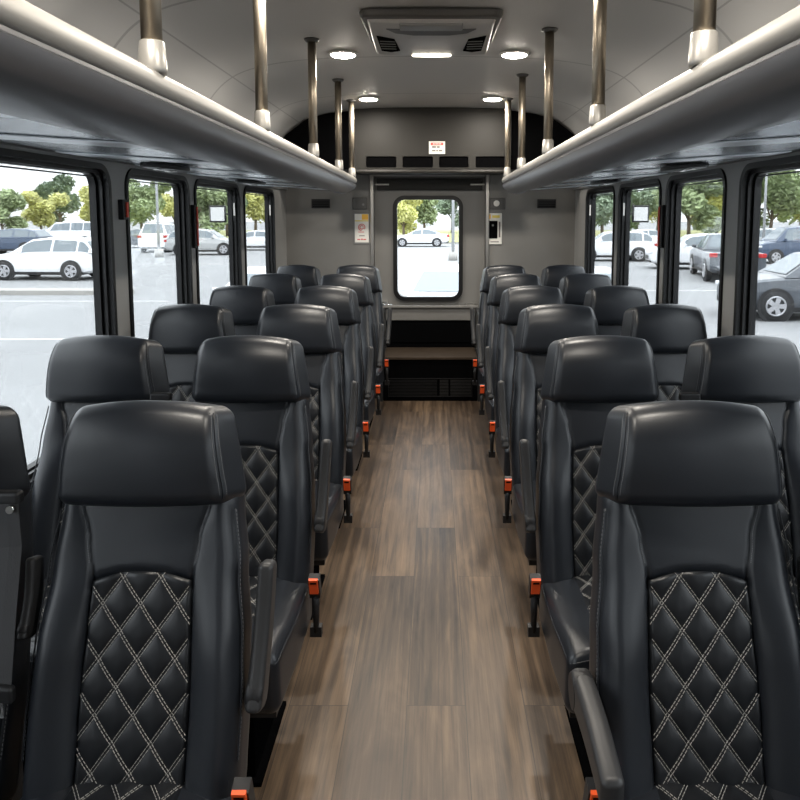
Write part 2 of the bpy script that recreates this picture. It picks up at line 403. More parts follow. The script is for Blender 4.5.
# overhead bulkhead in front of the rear door
YB = 5.50
slots = [(-.487,-.262),(-.208,.018),(.064,.282),(.336,.560)]
SL = [((-.527+.005),-.297),(-.247,-.018),(.032,.247),(.302,.548)]
pb = lambda u, v, a: Vector((u, YB+a, v))
SLOT = [(367,397),(403,433),(439,468),(475,505)]
SLX = [((a-434.9)/705.7*5.52, (b-434.9)/705.7*5.52) for a, b in SLOT]
BX0, BX1 = -.635, .585
plate_out = [(BX0,1.832),(BX1,1.832),(BX1,2.284),(.20,2.296),(-.27,2.296),(BX0,2.284)]
bk = struct(plate([plate_out] + [rrect(a,1.838,b,1.925,.012,4) for a, b in SLX[:0]] + [rrect(a,1.842,b,1.928,.012,4) for a, b in SLX], 0, .012, pb, 'wall_bulkhead', M['bulk']))
for i, (a, b) in enumerate(SLX):
    mb = MB()
    mb.box((a-.006, YB+.0125, 1.836), (b+.006, YB+.03, 1.934)); build(mb, 'slot_recess', M['black'], bk)
mb = MB(); mb.prism([(YB-.012,1.800),(YB-.018,1.812),(YB-.012,1.826),(YB+.02,1.8315),(YB+.449,1.8315),(YB+.449,1.812),(YB+.05,1.800)], BX0, BX1, lambda u, v, a: Vector((a, u, v))); struct(build(mb, 'trim_6', M['bulk']))
for i, (sg, xe) in enumerate(((-1, BX0), (1, BX1))):
    xo = X0 + sg*1.19
    pts = [(xe,1.832),(xo,1.832),(xo,1.99),(X0+sg*1.12,2.09),(X0+sg*.95,2.218),(X0+sg*.80,2.255),(xe,2.28)]
    struct(plate([pts], .04, .07, pb, 'wall_recess_shade_'+('left' if sg < 0 else 'right'), M['black']))  # flat black sheets stand in for the shade of the open recesses

# rear step
st = thing('rear_step', 'black step with brown tread and vent below the rear door window', 'step', (X0, 5.52, 0))
mb = MB(); mb.box((-.375, 0, 0), (.375, .02, .335)); build(mb, 'riser', M['black'], st)
mb = MB(); mb.box((-.375, -.012, .335), (.375, .418, .357)); bevel(build(mb, 'tread', M['tread'], st), .005)
mb = MB(); mb.box((-.375, .40, .358), (.375, .418, .59)); mb.box((-.34, .392, .40), (.34, .3995, .57)); bevel(build(mb, 'kick_panel', M['black'], st), .006)
mb = MB(); mb.box((-.375, .385, .592), (.375, .418, .70)); mb.box((-.40, .36, .70), (.40, .425, .718)); bevel(build(mb, 'ledge', M['rearwall'], st), .004)
mb = MB(); mb.box((-.33, -.010, .035), (.33, -.0005, .04)); mb.box((-.33, -.010, .180), (.33, -.0005, .185)); mb.box((-.335,-.010,.035), (-.33,-.0005,.185)); mb.box((.33,-.010,.035), (.335,-.0005,.185))
for k in range(11):
    for xa, xb in ((-.325,.055),(.075,.145),(.16,.325)):
        mb.box((xa, -.011, .047+k*.012), (xb, -.0008, .051+k*.012), 1 if xa > 0 else 0)
build(mb, 'vent_grille', [M['plastic'], M['steel']], st)
for sg in (-1, 1):
    mb = MB(); mb.box((min(sg*.378, sg*.41), -.02, 0), (max(sg*.378, sg*.41), .405, .35)); mb.tube([(sg*.395,-.004,.35),(sg*.395,-.004,.66),(sg*.395,.02,.69),(sg*.395,.35,.69)], .016, 10)
    build(mb, 'side_post', M['steel'], st)

# things on the rear wall

sg = thing('warning_sign', 'small white warning sign with red header above the overhead slots', 'sign', (.016, YB, 1.945))
mb = MB(); mb.box((-.062,-.006,0), (.062,-.0005,.095)); build(mb, 'sign_plate', M['white'], sg)
mb = MB(); mb.box((-.048,-.0075,.066), (.048,-.0062,.086)); build(mb, 'red_header', M['signred'], sg)
mb = MB()
for row, ws in ((.047,(.03,.022)), (.020,(.026,.012,.026))):
    x = -.038
    for w in ws:
        mb.box((x,-.0075,row), (x+w,-.0062,row+.011)); x += w+.007
for k in range(6): mb.box((-.030+k*.011,-.0085,.071), (-.024+k*.011,-.0077,.081), 1)
build(mb, 'print', [M['ink'], M['white']], sg)

nt = thing('notice_sign', 'white notice with amber header and red round emblem left of the rear door', 'notice', (-.614, YR+.001, 1.235))
mb = MB(); mb.box((-.068,-.008,0), (.068,-.0005,.262)); bevel(build(mb, 'backing', M['trim'], nt), .003)
mb = MB(); mb.box((-.058,-.011,.014), (.058,-.0082,.252)); build(mb, 'paper', M['white'], nt)
mb = MB(); mb.box((.002,-.0125,.203), (.055,-.0112,.250)); mb.box((-.057,-.0125,.190), (.057,-.0112,.199), 1); build(mb, 'amber_header', [M['signamber'], M['signyellow']], nt)
mb = MB()
for r, a0, a1 in ((.027, -.6, 4.6), (.015, .4, 6.2)):
    mb.tube([(r*cos(a0+(a1-a0)*k/16), -.012, .140+r*sin(a0+(a1-a0)*k/16)) for k in range(17)], .0035, 6)
mb.box((-.03,-.0125,.098), (.02,-.0112,.104)); mb.box((-.022,-.0125,.066), (.024,-.0112,.073), 1); mb.box((-.038,-.0125,.034), (-.012,-.0112,.043)); mb.box((-.006,-.0125,.034), (.008,-.0112,.046)); mb.box((.012,-.0125,.034), (.036,-.0112,.043))
build(mb, 'print', [M['signred'], M['ink']], nt)

dv = thing('wall_intercom', 'white framed black panel with orange mark right of the rear door', 'control panel', (.497, YR, 1.232))
mb = MB(); mb.box((-.066,-.014,0), (.066,-.0005,.262)); bevel(build(mb, 'white_surround', M['white'], dv), .006, 3)
mb = MB(); mb.box((-.052,-.020,.05), (.028,-.0145,.198)); bevel(build(mb, 'black_face', M['black'], dv), .003)
mb = MB(); mb.box((-.052,-.0155,.215), (-.030,-.0142,.252)); mb.box((-.018,-.0155,.222), (.046,-.0142,.244), 1); mb.box((.038,-.0155,.06), (.052,-.0142,.19), 2); mb.box((-.03,-.0155,.018), (.04,-.0142,.026), 2)
build(mb, 'print', [M['signamber'], M['signyellow'], M['ink']], dv)
mb = MB(); mb.lathe([(.009,-.024),(.009,-.0205)], 14, (-.012, 0, .160), 'Y'); build(mb, 'button', M['trim'], dv)

bx = thing('speaker_box', 'square dark grey box above the white and amber notice', 'box', (-.628, YR, 1.525))
mb = MB(); mb.box((-.062,-.022,0), (.062,-.0005,.098)); bevel(build(mb, 'case', M['acdark'], bx), .008, 3)
mb = MB(); mb.lathe([(.010,-.026),(.010,-.0225)], 14, (.03, 0, .04), 'Y'); build(mb, 'knob', M['trim'], bx)
bx = thing('alarm_button', 'dark square plate with round white button above the black panel', 'switch', (.523, YR, 1.525))
mb = MB(); mb.box((-.066,-.014,0), (.066,-.0005,.095)); bevel(build(mb, 'back_plate', M['acdark'], bx), .006, 3)
mb = MB(); mb.lathe([(.025,-.026),(.025,-.0145)], 18, (-.008, 0, .05), 'Y'); build(mb, 'white_button', M['white'], bx)
for xx, lab in ((-.955, 'black slotted vent on the rear wall under the left rack'), (.935, 'black slotted vent on the rear wall under the right rack')):
    v = thing('wall_vent', lab, 'vent', (xx, YR, 1.535), group='rear wall vents')
    mb = MB(); mb.box((-.078,-.010,0), (.078,-.0005,.075)); bevel(build(mb, 'vent_frame', M['plastic'], v), .004)
    mb = MB(); [mb.box((-.068,-.012,.012+.018*k), (.068,-.0102,.019+.018*k)) for k in range(3)]; build(mb, 'vent_slats', M['black'], v)

# ------------------------------------------------------------------ luggage racks
RY0, RY1 = -1.35, 5.28
def rack_out(s, y):
    """the rack front edges spread a little towards the rear"""
    return (-.018+.053*(y-.95)/4.05) if s < 0 else (.008+.022*(y-.95)/4.05)
for s, nm in ((-1, 'left'), (1, 'right')):
    rk = thing('luggage_rack', 'grey overhead luggage rack with rounded pale rail along the %s windows' % nm, 'luggage rack', (X0, RY0, 1.64), group='overhead luggage racks')
    pp = lambda u, v, a, s=s: Vector((s*u, a-RY0, v-1.64))
    lip = [(.634,1.6370),(.626,1.6335),(.600,1.6345),(.565,1.641),(.535,1.652),(.513,1.667),(.500,1.683),(.4965,1.697),(.5035,1.702),(.5035,1.708),(.545,1.706),(.575,1.68),(.640,1.662)]
    rail = [(.5045,1.7085),(.4965,1.712),(.4925,1.722),(.4935,1.734),(.499,1.746),(.508,1.754),(.519,1.757),(.530,1.755),(.540,1.747),(.546,1.734),(.546,1.7085)]
    # round the rear end: the profile shrinks towards the wall over the last 8 cm
    def sweep(poly, ys_):
        m = MB(); nn = len(poly)
        for y, k in ys_:
            for u, v in poly: m.v.append(tuple(pp(u+k+rack_out(s, y)*min(1, max(0, (.64-u)/.09)), v+(.02*(k/.1)**2 if v < 1.70 else -.02*(k/.1)**2 if k else 0), y)))
        for j in range(len(ys_)-1):
            for i in range(nn):
                a, b = j*nn+i, j*nn+(i+1) % nn
                m.f.append((a, b, b+nn, a+nn)); m.m.append(0); m.sm.append(True)
        m.f.append(tuple(range(nn))); m.f.append(tuple((len(ys_)-1)*nn+i for i in range(nn))); m.m += [0,0]; m.sm += [False, False]
        return m
    ys_ = [(RY0, 0), (.5, 0), (1.5, 0), (2.5, 0), (3.5, 0), (4.4, 0), (RY1-.10, 0), (RY1-.06, .008), (RY1-.03, .022), (RY1-.01, .045), (RY1, .08)]
    o = build(sweep(lip, ys_), 'lip_panel', M['lip'], rk); o.modifiers.new('es', 'EDGE_SPLIT').split_angle = radians(50)
    o = build(sweep(rail, ys_), 'rail', M['rail'], rk); o.modifiers.new('es', 'EDGE_SPLIT').split_angle = radians(60)
    mb = MB(); mb.prism([(.690,1.667),(1.205,1.702),(1.205,1.722),(.690,1.687)], RY0, RY1-.02, pp); build(mb, 'rack_floor', M['black'], rk)
    y = RY0
    while y < RY1-.1:
        y1 = min(y+.60, RY1-.02)
        def zz(u): return 1.648 + (u-.64)*(1.686-1.648)/(1.20-.64)
        mb = MB(); mb.prism([(.642,zz(.642)),(1.185,zz(1.185)),(1.185,zz(1.185)+.012),(.642,zz(.642)+.012)], y+.014, y1-.004, pp); u = build(mb, 'underside_panel', M['under'], rk); bevel(u, .003)
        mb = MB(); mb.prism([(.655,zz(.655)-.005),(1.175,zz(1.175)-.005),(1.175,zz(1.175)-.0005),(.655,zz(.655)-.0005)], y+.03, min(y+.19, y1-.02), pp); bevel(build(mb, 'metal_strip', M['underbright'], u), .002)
        y += .60
    # service pods with lamps and air nozzles under the rear half
    for j, yc in enumerate((2.62, 3.82)):
        pod = thing('overhead_vent', 'dark oval lamp and air vent under the %s rack, %s one' % (nm, ('nearer', 'rearmost')[j]), 'air vent', (X0+s*.95, yc, 1.6666), group='oval vents under the racks')
        pod.rotation_euler = (0, -s*math.atan(.038/.56), 0)
        mb = MB(); mb.rbox(.075, .13, .009, .008, 6, 10, 2, lambda x, y, z: Vector((x*math.sqrt(max(.12, 1-(y/.14)**2)), y, z-.0125))); build(mb, 'pod_body', M['plastic'], pod)
        for yy in (-.055, .055):
            mb = MB(); mb.lathe([(.022,-.027),(.026,-.0235)], 16, (0, yy, 0)); build(mb, 'nozzle', M['chrome'], pod)

# poles from the rack rails to the ceiling
POLES = {-1: [0.45, 1.396, 2.312, 3.359, 4.339, 5.099], 1: [0.42, 1.329, 2.192, 3.181, 4.189, 5.036]}
ORD = ['', 'first and thickest looking', 'second', 'third', 'fourth', 'fifth and rearmost']
for s, nm in ((-1, 'left'), (1, 'right')):
    for i, y in enumerate(POLES[s]):
        if i == 0: continue
        x = X0 + s*(.519 + rack_out(s, y))
        ztop = 2.289
        p = thing('rack_pole', 'bronze pole between ceiling and %s rack rail, %s from the front' % (nm, ORD[i]), 'pole', (x, y, 1.7575), group='bronze rack poles')
        mb = MB(); mb.lathe([(.0198,.03),(.0198,ztop-1.7575-.004)], 20); build(mb, 'tube', M['bronze'], p)
        mb = MB(); mb.lathe([(.0255,-.007),(.0265,.004),(.0235,.052),(.0215,.054)], 20); build(mb, 'collar', M['collar'], p)
        mb = MB(); mb.lathe([(.024,ztop-1.7575-.016),(.034,ztop-1.7575-.008),(.036,ztop-1.7575-.001)], 20); build(mb, 'ceiling_flange', M['acdark'], p)

# ------------------------------------------------------------------ ceiling lamps and unit
LY = [.94, 2.30, 3.66, 5.03]
for j, y in enumerate(LY):
    for s, x in ((-1, -.464), (1, .402)):
        z = 2.2905
        row = {2: 'by the ceiling unit', 3: 'nearest the rear bulkhead', 1: 'ahead of the ceiling unit', 0: 'overhead near the front seats'}[j]
        t = thing('ceiling_light', 'round glowing ceiling downlight %s, %s of its pair' % (row, 'left' if s < 0 else 'right'), 'ceiling light', (x, y, z), group='round ceiling downlights')
        mb = MB(); mb.lathe([(.076,0),(.076,-.004),(.070,-.009),(.062,-.0095)], 28); build(mb, 'bezel', M['white'], t)
        mb = MB(); mb.lathe([(.061,-.0096),(.060,-.012),(.050,-.0155),(.025,-.018)], 28); build(mb, 'lens', M['dome'], t)
        ld = bpy.data.lights.new('downlight', 'AREA'); ld.shape = 'DISK'; ld.size = .09; ld.energy = 9; ld.color = (1, .93, .83)
        lo = bpy.data.objects.new('downlight', ld); COL.objects.link(lo); lo.location = (x, y, z-.024)

ac = thing('ceiling_air_unit', 'grey air conditioning unit with lamp and black corner vents on the ceiling', 'air conditioner', (X0+.022, 3.12, 2.298))
def trap(y0, y1, w0, w1, r=.05):
    pts = []
    for (cx, cy, a0) in ((w1-r, y1-r, 0), (-w1+r, y1-r, pi/2), (-w0+r, y0+r, pi), (w0-r, y0+r, 3*pi/2)):
        for k in range(7):
            a = a0+pi/2*k/6; pts.append((cx+r*cos(a), cy+r*sin(a)))
    return pts
def hung(poly, z0, z1, k=1.0):
    m = MB(); cy = sum(p[1] for p in poly)/len(poly); n = len(poly)
    m.add([(u, v, z0) for u, v in poly] + [(u*k, cy+(v-cy)*k, z1) for u, v in poly], [(i, (i+1) % n, n+(i+1) % n, n+i) for i in range(n)] + [tuple(range(n)), tuple(range(n, 2*n))]); return m
bevel(build(hung(trap(-.235,.245,.292,.285), -.004, -.034, .97), 'outer_bezel', M['acdark'], ac), .008, 3)
def under_z(v): return -.045 - .048*(v+.18)/.36
pod = MB()
pod.rbox(.262, .190, .022, .020, 12, 12, 2, lambda x, y, z: Vector((x*(1-.10*(y+.19)), y+.010*(1-(x/.262)**2)*(1 if y > 0 else 0), (z-.022 if z > 0 else under_z(y)+.022+z) - (.006*(1-(x/.262)**2) if z < 0 else 0))))
build(pod, 'body', M['acbody'], ac)
drop = lambda u, v, a: Vector((u, v, under_z(v)-.006*(1-(u/.262)**2)+a))
mb = MB(); mb.rbox(.13, .030, .008, .007, 8, 4, 2, lambda x, y, z: Vector((x, y-.150, under_z(y-.150)+z-.004))); build(mb, 'intake_recess', M['trim'], ac)
mb = MB(); mb.prism([(-.185,-.125),(.185,-.125),(.150,-.085),(.075,-.066),(-.075,-.066),(-.150,-.085)], -.0035, .004, drop); build(mb, 'dark_slot', M['acdark'], ac)
for s in (-1, 1):
    mb = MB(); mb.prism([(s*.232,-.046),(s*.158,-.015),(s*.140,.115),(s*.180,.132),(s*.222,.120)], -.0035, .004, drop); g = build(mb, 'corner_vent', M['black'], ac)
    mb = MB(); [mb.prism([(s*.155,.0+.028*k),(s*.222,.0+.028*k),(s*.222,.006+.028*k),(s*.155,.006+.028*k)], -.006, -.0036, drop) for k in range(4)]; build(mb, 'vent_slats', M['acdark'], g)
mb = MB(); mb.rbox(.088, .016, .006, .0055, 8, 3, 1, lambda x, y, z: Vector((x, y*(1-.7*(x/.088)**2)+.172, under_z(.172)-.005+z))); build(mb, 'lamp_lens', M['lens'], ac)
ld = bpy.data.lights.new('unit_lamp', 'AREA'); ld.shape = 'RECTANGLE'; ld.size = .16; ld.size_y = .025; ld.energy = 3; ld.color = (1,.93,.83)
lo = bpy.data.objects.new('unit_lamp', ld); COL.objects.link(lo); lo.location = (X0+.022, 3.12+.172, 2.298-.112)

# ------------------------------------------------------------------ seats
REC = radians(15.5); SR, CR = sin(REC), cos(REC)
def bk_pt(x, t, n): return Vector((x, t*SR - n*CR, .43 + t*CR + n*SR))
def lerp_tab(tab, t):
    if t <= tab[0][0]: return tab[0][1]
    for (a, va), (b, vb) in zip(tab, tab[1:]):
        if t <= b:
            q = (t-a)/(b-a); q = q*q*(3-2*q); return va+(vb-va)*q
    return tab[-1][1]
HWT = [(-.09,.203),(0,.2065),(.13,.2085),(.24,.204),(.37,.192),(.50,.178)]
PAN = [(0,.1035),(.15,.1055),(.27,.101),(.36,.098),(.43,.107),(.50,.124)]
hwf = lambda t: lerp_tab(HWT, t)
pnf = lambda t: lerp_tab(PAN, t)
arch = lambda x: .371 - .0185*(x/.098)**2
def front(x, t):
    ax, e, hw = abs(x), pnf(t), hwf(t)
    if ax < e:
        z = -.003 + .005*(1-(ax/e)**2)
        k = min(1, max(0, (arch(x)-t)/.012)); k = k*k*(3-2*k); z += (-.020-z)*k
        z -= .006*exp(-((t-arch(x))/.005)**2)
    else:
        q = (ax-e)/(hw-e)
        k = min(q/.62, 1)
        z = .030*(1-(1-k)**2) - (.016*((q-.62)/.38)**2 if q > .62 else 0)
        u = min(1, max(0, (t-.20)/.20)); z *= 1 - .72*u*u*(3-2*u)
    z -= (.0045 if t > .375 else .0065)*exp(-((ax-e)/.0042)**2)
    return z
def make_backrest():
    mb = MB(); A, B, C = .21, .310, .055
    def fn(x, y, z):
        t = y + .224
        xx = x*hwf(t)/A
        w = (z+C)/(2*C)
        xx *= 1 - .035*w
        n = z - C + .0 + w*front(xx, t) + .012
        n -= .02*(1-w)*0
        return bk_pt(xx, t, n)
    mb.rbox(A, B, C, .042, 76, 70, 4, fn, 0, 6)
    return mb
DW, DH, T0 = .073, .100, .31
def quilt_n(x, t, w, h, t0, ht):
    a = (x/w + (t-t0)/h); b = (x/w - (t-t0)/h)
    sa, sb = abs(sin(pi*a)), abs(sin(pi*b))
    return ht*min(1, (sa*sb)**.42*1.05)
def make_quilt():
    mb = MB(); NX, NT = 58, 100
    def nn(x, t):
        e = pnf(t); d = min((e-abs(x)), arch(x)-t)
        k = min(1, max(0, d)/.008); k = k*(2-k)
        return -.0065 + quilt_n(x, t, DW, DH, T0, .0085)*k - .004*(1-k)
    vs, fs = [], []
    for j in range(NT+1):
        for i in range(NX+1):
            u = -1+2*i/NX; v = j/NT
            t = -.02 + v*(arch(u*.098)+.02 - .002); x = u*(pnf(t)-.001)
            vs.append(bk_pt(x, t, nn(x, t)+.012))
    for j in range(NT):
        for i in range(NX):
            a = j*(NX+1)+i; fs.append((a, a+1, a+NX+2, a+NX+1))
    mb.add(vs, fs, 0, True)
    # double lines of pale stitches
    def stitch(x, t, dx, dt):
        L = math.hypot(dx, dt); dx, dt = dx/L, dt/L; px, pt = -dt, dx
        hl, hwid = .0032, .00040
        c = [(x+dx*a*hl+px*b*hwid, t+dt*a*hl+pt*b*hwid) for a, b in ((-1,-1),(1,-1),(1,1),(-1,1))]
        top = [bk_pt(q[0], q[1], nn(x, t)+.0135) for q in c]; bot = [bk_pt(q[0], q[1], nn(x, t)+.0118) for q in c]
        mb.add(top+bot, [(0,1,2,3),(0,4,5,1),(1,5,6,2),(2,6,7,3),(3,7,4,0)], 1)
    step = .0085
    for sgn in (1, -1):
        L = math.hypot(DW, DH); dx, dt = DW/L, sgn*DH/L
        for k in range(-8, 9):
            for off in (-.0026, .0026):
                for m in range(-60, 61):
                    x = k*DW + dx*m*step - dt*off; t = T0 + dt*m*step + dx*off
                    if t < -.016 or t > arch(x)-.004 or abs(x) > pnf(max(0,t))-.004: continue
                    stitch(x, t, dx, dt)
    return mb
def make_headrest():
    mb = MB(); A, B, C = .190, .100, .058
    def fn(x, y, z):
        t = .594 + y; v = (y+B)/(2*B); w = (z+C)/(2*C)
        k = 1.0 - .115*v - .05*v*v
        xx = x*k*(1-.150*w)
        n = z + .008 + .034*(v-.5) + w*(.020*(1-(x/A)**2)*(1-.5*v) + .022*(1-v)**2*0 - .026*max(0, (v-.55)/.45)**2 + .010*sin(pi*v))
        tt = t - .010*(x/A)**2*v + .004*(1-(x/A)**2)*v
        if v < .25: tt += .004*(x/A)**2
        return bk_pt(xx, tt, n)
    mb.rbox(A, B, C, .026, 18, 14, 6, fn, 0, 5)
    # seam round the face: piping and stitches on the gusset
    def rp(x, y, z, r=.026):
        q = Vector((max(-(A-r), min(A-r, x)), max(-(B-r), min(B-r, y)), max(-(C-r), min(C-r, z))))
        d = Vector((x, y, z))-q
        p = q + d.normalized()*(r+.0004) if d.length > 1e-9 else Vector((x, y, z))
        return fn(p.x, p.y, p.z)
    for s in (-1, 1):
        path = [rp(s*A, -B*.93 + 1.86*B*k/24, C*.80) for k in range(25)]
        mb.tube(path, .0016, 6, 0)
        for zz in (C*.62, C*.98):
            for k in range(2, 40):
                y = -B*.9 + 1.8*B*k/40
                a, b = rp(s*A, y-.0016, zz), rp(s*A, y+.0016, zz)
                mb.tube([a, b], .0006, 4, 1, True, False)
    return mb
def make_back_seams(s):
    """stitched seam down each side of the backrest and round the upper panel"""
    mb = MB()
    if True:
        pts = []
        for k in range(60):
            t = .03 + .455*k/59
            pts.append(bk_pt(s*(hwf(t)-.0055), t, -.0005 + .010*max(0, 1-t/.5)))
        mb.tube(pts, .0016, 6, 0)
        for k in range(0, 59):
            a, b = pts[k], pts[k+1]; c = a.lerp(b, .55)
            o = Vector((s*.0012, .006, 0)); mb.tube([a+o, c+o], .0007, 4, 1, True, False)
        # inner bolster seam stitches
        for k in range(34):
            t = .385 + .105*k/33
            x = s*(pnf(t)+.0035)
            p0 = bk_pt(x, t, .0125+front(x, t)); p1 = bk_pt(s*(pnf(t+.0018)+.0035), t+.0018, .0125+front(x, t)); mb.tube([p0, p1], .0005, 4, 1, True, False)
    return mb
def cush_fn(x, y, z):
    A, B, C = .206, .205, .068
    f = (y+B)/(2*B)                       # 0 front, 1 rear
    w = (z+C)/(2*C)
    zz = .344 + z + w*(.006 + .014*(1-(x/A)**2) + .010*exp(-((f-.15)/.22)**2) - .008*f + .010*math.exp(-((abs(x)-.15)/.04)**2))
    return Vector((x*(1-.02*w)*(.965+.035*min(1, f*2.2)), y - .198, zz))
def make_cushion():
    mb = MB(); A, B, C = .206, .205, .068
    mb.rbox(A, B, C, .026, 26, 20, 4, cush_fn)
    def rp(x, y, z, r=.026):
        q = Vector((max(-(A-r), min(A-r, x)), max(-(B-r), min(B-r, y)), max(-(C-r), min(C-r, z))))
        d = Vector((x, y, z))-q
        p = q + d.normalized()*(r+.0004) if d.length > 1e-9 else Vector((x, y, z))
        return cush_fn(p.x, p.y, p.z)
    loop = [rp(-A, B*.9 - 1.8*B*k/20, C*.8) for k in range(20)] + [rp(-A+2*A*k/16, -B, C*.8) for k in range(17)] + [rp(A, -B*.9 + 1.8*B*k/20, C*.8) for k in range(20)]
    mb.tube(loop, .0017, 6, 0)
    for a, b in zip(loop, loop[1:]):
        for q in (.0, .33, .66):
            o = Vector((0, 0, -.006)); mb.tube([a.lerp(b, q)+o, a.lerp(b, q+.18)+o], .0006, 4, 1, True, False)
    return mb
def make_cushion_quilt():
    mb = MB(); NX, NT = 40, 64
    def zt(x, t):
        p = cush_fn(x, t+.198, .068).z
        d = min(.108-abs(x), t+.36, .02-t); k = min(1, max(0, d)/.01)
        return p - .004 + .0095*k*(.35+.65*quilt_n(x, t, DW, DH, -.05, 1))
    vs, fs = [], []
    for j in range(NT+1):
        for i in range(NX+1):
            x = -.108+.216*i/NX; t = -.36+.38*j/NT; vs.append((x, t, zt(x, t)))
    for j in range(NT):
        for i in range(NX):
            a = j*(NX+1)+i; fs.append((a, a+1, a+NX+2, a+NX+1))
    mb.add(vs, fs, 0, True)
    for sgn in (1, -1):
        L = math.hypot(DW, DH); dx, dt = DW/L, sgn*DH/L
        for k in range(-9, 10):
            for off in (-.0026, .0026):
                for m in range(-50, 51):
                    x = k*DW + dx*m*.0085 - dt*off; t = -.05 + dt*m*.0085 + dx*off
                    if abs(x) > .103 or t < -.35 or t > 0: continue
                    z = zt(x, t); px, pt = -dt*.00045, dx*.00045
                    c = [(x+dx*a+px*b, t+dt*a+pt*b) for a, b in ((-.003,-1),(.003,-1),(.003,1),(-.003,1))]
                    mb.add([(u, v, z+.0012) for u, v in c]+[(u, v, z-.0004) for u, v in c], [(0,1,2,3),(0,4,5,1),(1,5,6,2),(2,6,7,3),(3,7,4,0)], 1)
    return mb
def make_frame():
    mb = MB(); mb.box((-.18,-.36,.246), (.18,.06,.270)); mb.box((-.19,-.02,.246), (-.17,.09,.44)); mb.box((.17,-.02,.246), (.19,.09,.44))
    return mb
def make_leg(): 
    mb = MB(); mb.box((-.10,-.27,.012), (.10,.0,.246)); mb.box((-.12,-.29,0), (.12,.02,.012)); return mb
def make_arm():
    """armrest pointing along +Z from its pivot at the origin, pad facing -Y"""
    mb = MB()
    def fn(x, y, z):
        v = (z+.135)/.27
        return Vector((x*(1-.10*v), y*(1.12-.25*v) + .012*sin(pi*v) - .004, z+.105))
    mb.rbox(.0165, .030, .135, .0125, 3, 4, 12, fn)
    return mb
def make_arm_cap():
    mb = MB(); mb.lathe([(.030,-.017),(.034,-.012),(.034,.010),(.026,.016)], 20, (0,0,0), 'X'); return mb
def make_buckle():
    mb = MB(); rot = Matrix.Rotation(radians(18), 3, 'X')
    mb.box((-.0155,-.014,.385), (.0155,.014,.452), 0, rot)
    mb.tube([(0,.004,.39),(0,.010,.34),(0,.006,.275)], [.011,.010,.008], 8)
    mb.box((-.0165,.0,.262), (.0165,.024,.292))
    return mb
def make_button():
    mb = MB(); rot = Matrix.Rotation(radians(18), 3, 'X')
    mb.box((-.0125,-.0205,.408), (.0125,-.012,.459), 0, rot, (0,0,.4185)); return mb
def make_button_slot():
    mb = MB(); rot = Matrix.Rotation(radians(18), 3, 'X')
    mb.box((-.009,-.0215,.446), (.009,-.0206,.4515), 0, rot, (0,0,.4185)); return mb

def ME(fn, name, mats, bev=None):
    me = fn().mesh(name, mats)
    return me
LM = M['leather']
meshes = dict(
    backrest=ME(make_backrest, 'backrest', LM), quilt=ME(make_quilt, 'quilted_panel', [M['quilt'], M['thread']]), headrest=ME(make_headrest, 'headrest', [LM, M['seam']]),
    seamr=ME(lambda: make_back_seams(1), 'piping', [LM, M['seam']]), seaml=ME(lambda: make_back_seams(-1), 'piping', [LM, M['seam']]), cushion=ME(make_cushion, 'seat_cushion', [LM, M['seam']]), cquilt=ME(make_cushion_quilt, 'cushion_quilting', [M['quilt'], M['thread']]),
    frame=ME(make_frame, 'seat_frame', M['steel']), leg=ME(make_leg, 'pedestal', M['black']), arm=ME(make_arm, 'armrest', M['armplastic']), cap=ME(make_arm_cap, 'pivot_cap', M['plastic']),
    buckle=ME(make_buckle, 'buckle', M['plastic']), button=ME(make_button, 'release_button', M['orange']), slot=ME(make_button_slot, 'button_slot', M['black']))

def belt_mesh(s):
    """webbing hanging from the shoulder guide on the inner side; s = side of the aisle"""
    mb = MB(); W = .0235
    path = [(.176,.515,-.02),(.180,.520,.030),(.192,.500,.050),(.201,.42,.040),(.205,.30,.045),(.210,.22,.050),(.212,.165,.050)]
    fine = []
    for i in range(len(path)-1):
        for k in range(6):
            q = k/6; fine.append([path[i][j]+(path[i+1][j]-path[i][j])*q for j in range(3)])
    fine.append(path[-1])
    vs, fs = [], []
    for x, t, n in fine:
        a, b, c = bk_pt(s*(x-W), t, n), bk_pt(s*x, t, n+.0015), bk_pt(s*(x+W), t, n)
        vs += [a, b, c, c+Vector((0,.0016,0)), b+Vector((0,.0016,0)), a+Vector((0,.0016,0))]
    for i in range(len(fine)-1):
        for k in range(6):
            fs.append((i*6+k, i*6+(k+1) % 6, i*6+6+(k+1) % 6, i*6+6+k))
    mb.add(vs, fs + [tuple(range(6)), tuple(len(vs)-6+k for k in range(6))], 0, False)
    return mb
def guide_mesh(s):
    mb = MB(); o = bk_pt(s*.186, .512, .042)
    mb.rbox(.031, .012, .013, .007, 4, 2, 2, lambda x, y, z: o + Vector((x, y, z)))
    mb.tube([bk_pt(s*.165,.50,-.02), bk_pt(s*.172,.508,.05)], .008, 8)
    o2 = bk_pt(s*.206, .492, .056); mb.lathe([(.0075,-.006),(.0075,.003)], 12, o2, 'Y', 1)
    return mb
def latch_mesh(s):
    mb = MB(); o = bk_pt(s*.212, .165, .052)
    mb.rbox(.031, .009, .016, .007, 4, 2, 2, lambda x, y, z: o + Vector((x, y, z - .10*abs(x))))
    return mb
def tongue_mesh(s):
    mb = MB(); o = bk_pt(s*.212, .165, .052) + Vector((s*-.002, 0, -.016))
    for lo, hi in (((-.012,-.0015,-.032),(-.007,.0015,0)), ((.007,-.0015,-.032),(.012,.0015,0)), ((-.007,-.0015,-.032),(.007,.0015,-.026))): mb.box(o+Vector(lo), o+Vector(hi))
    return mb
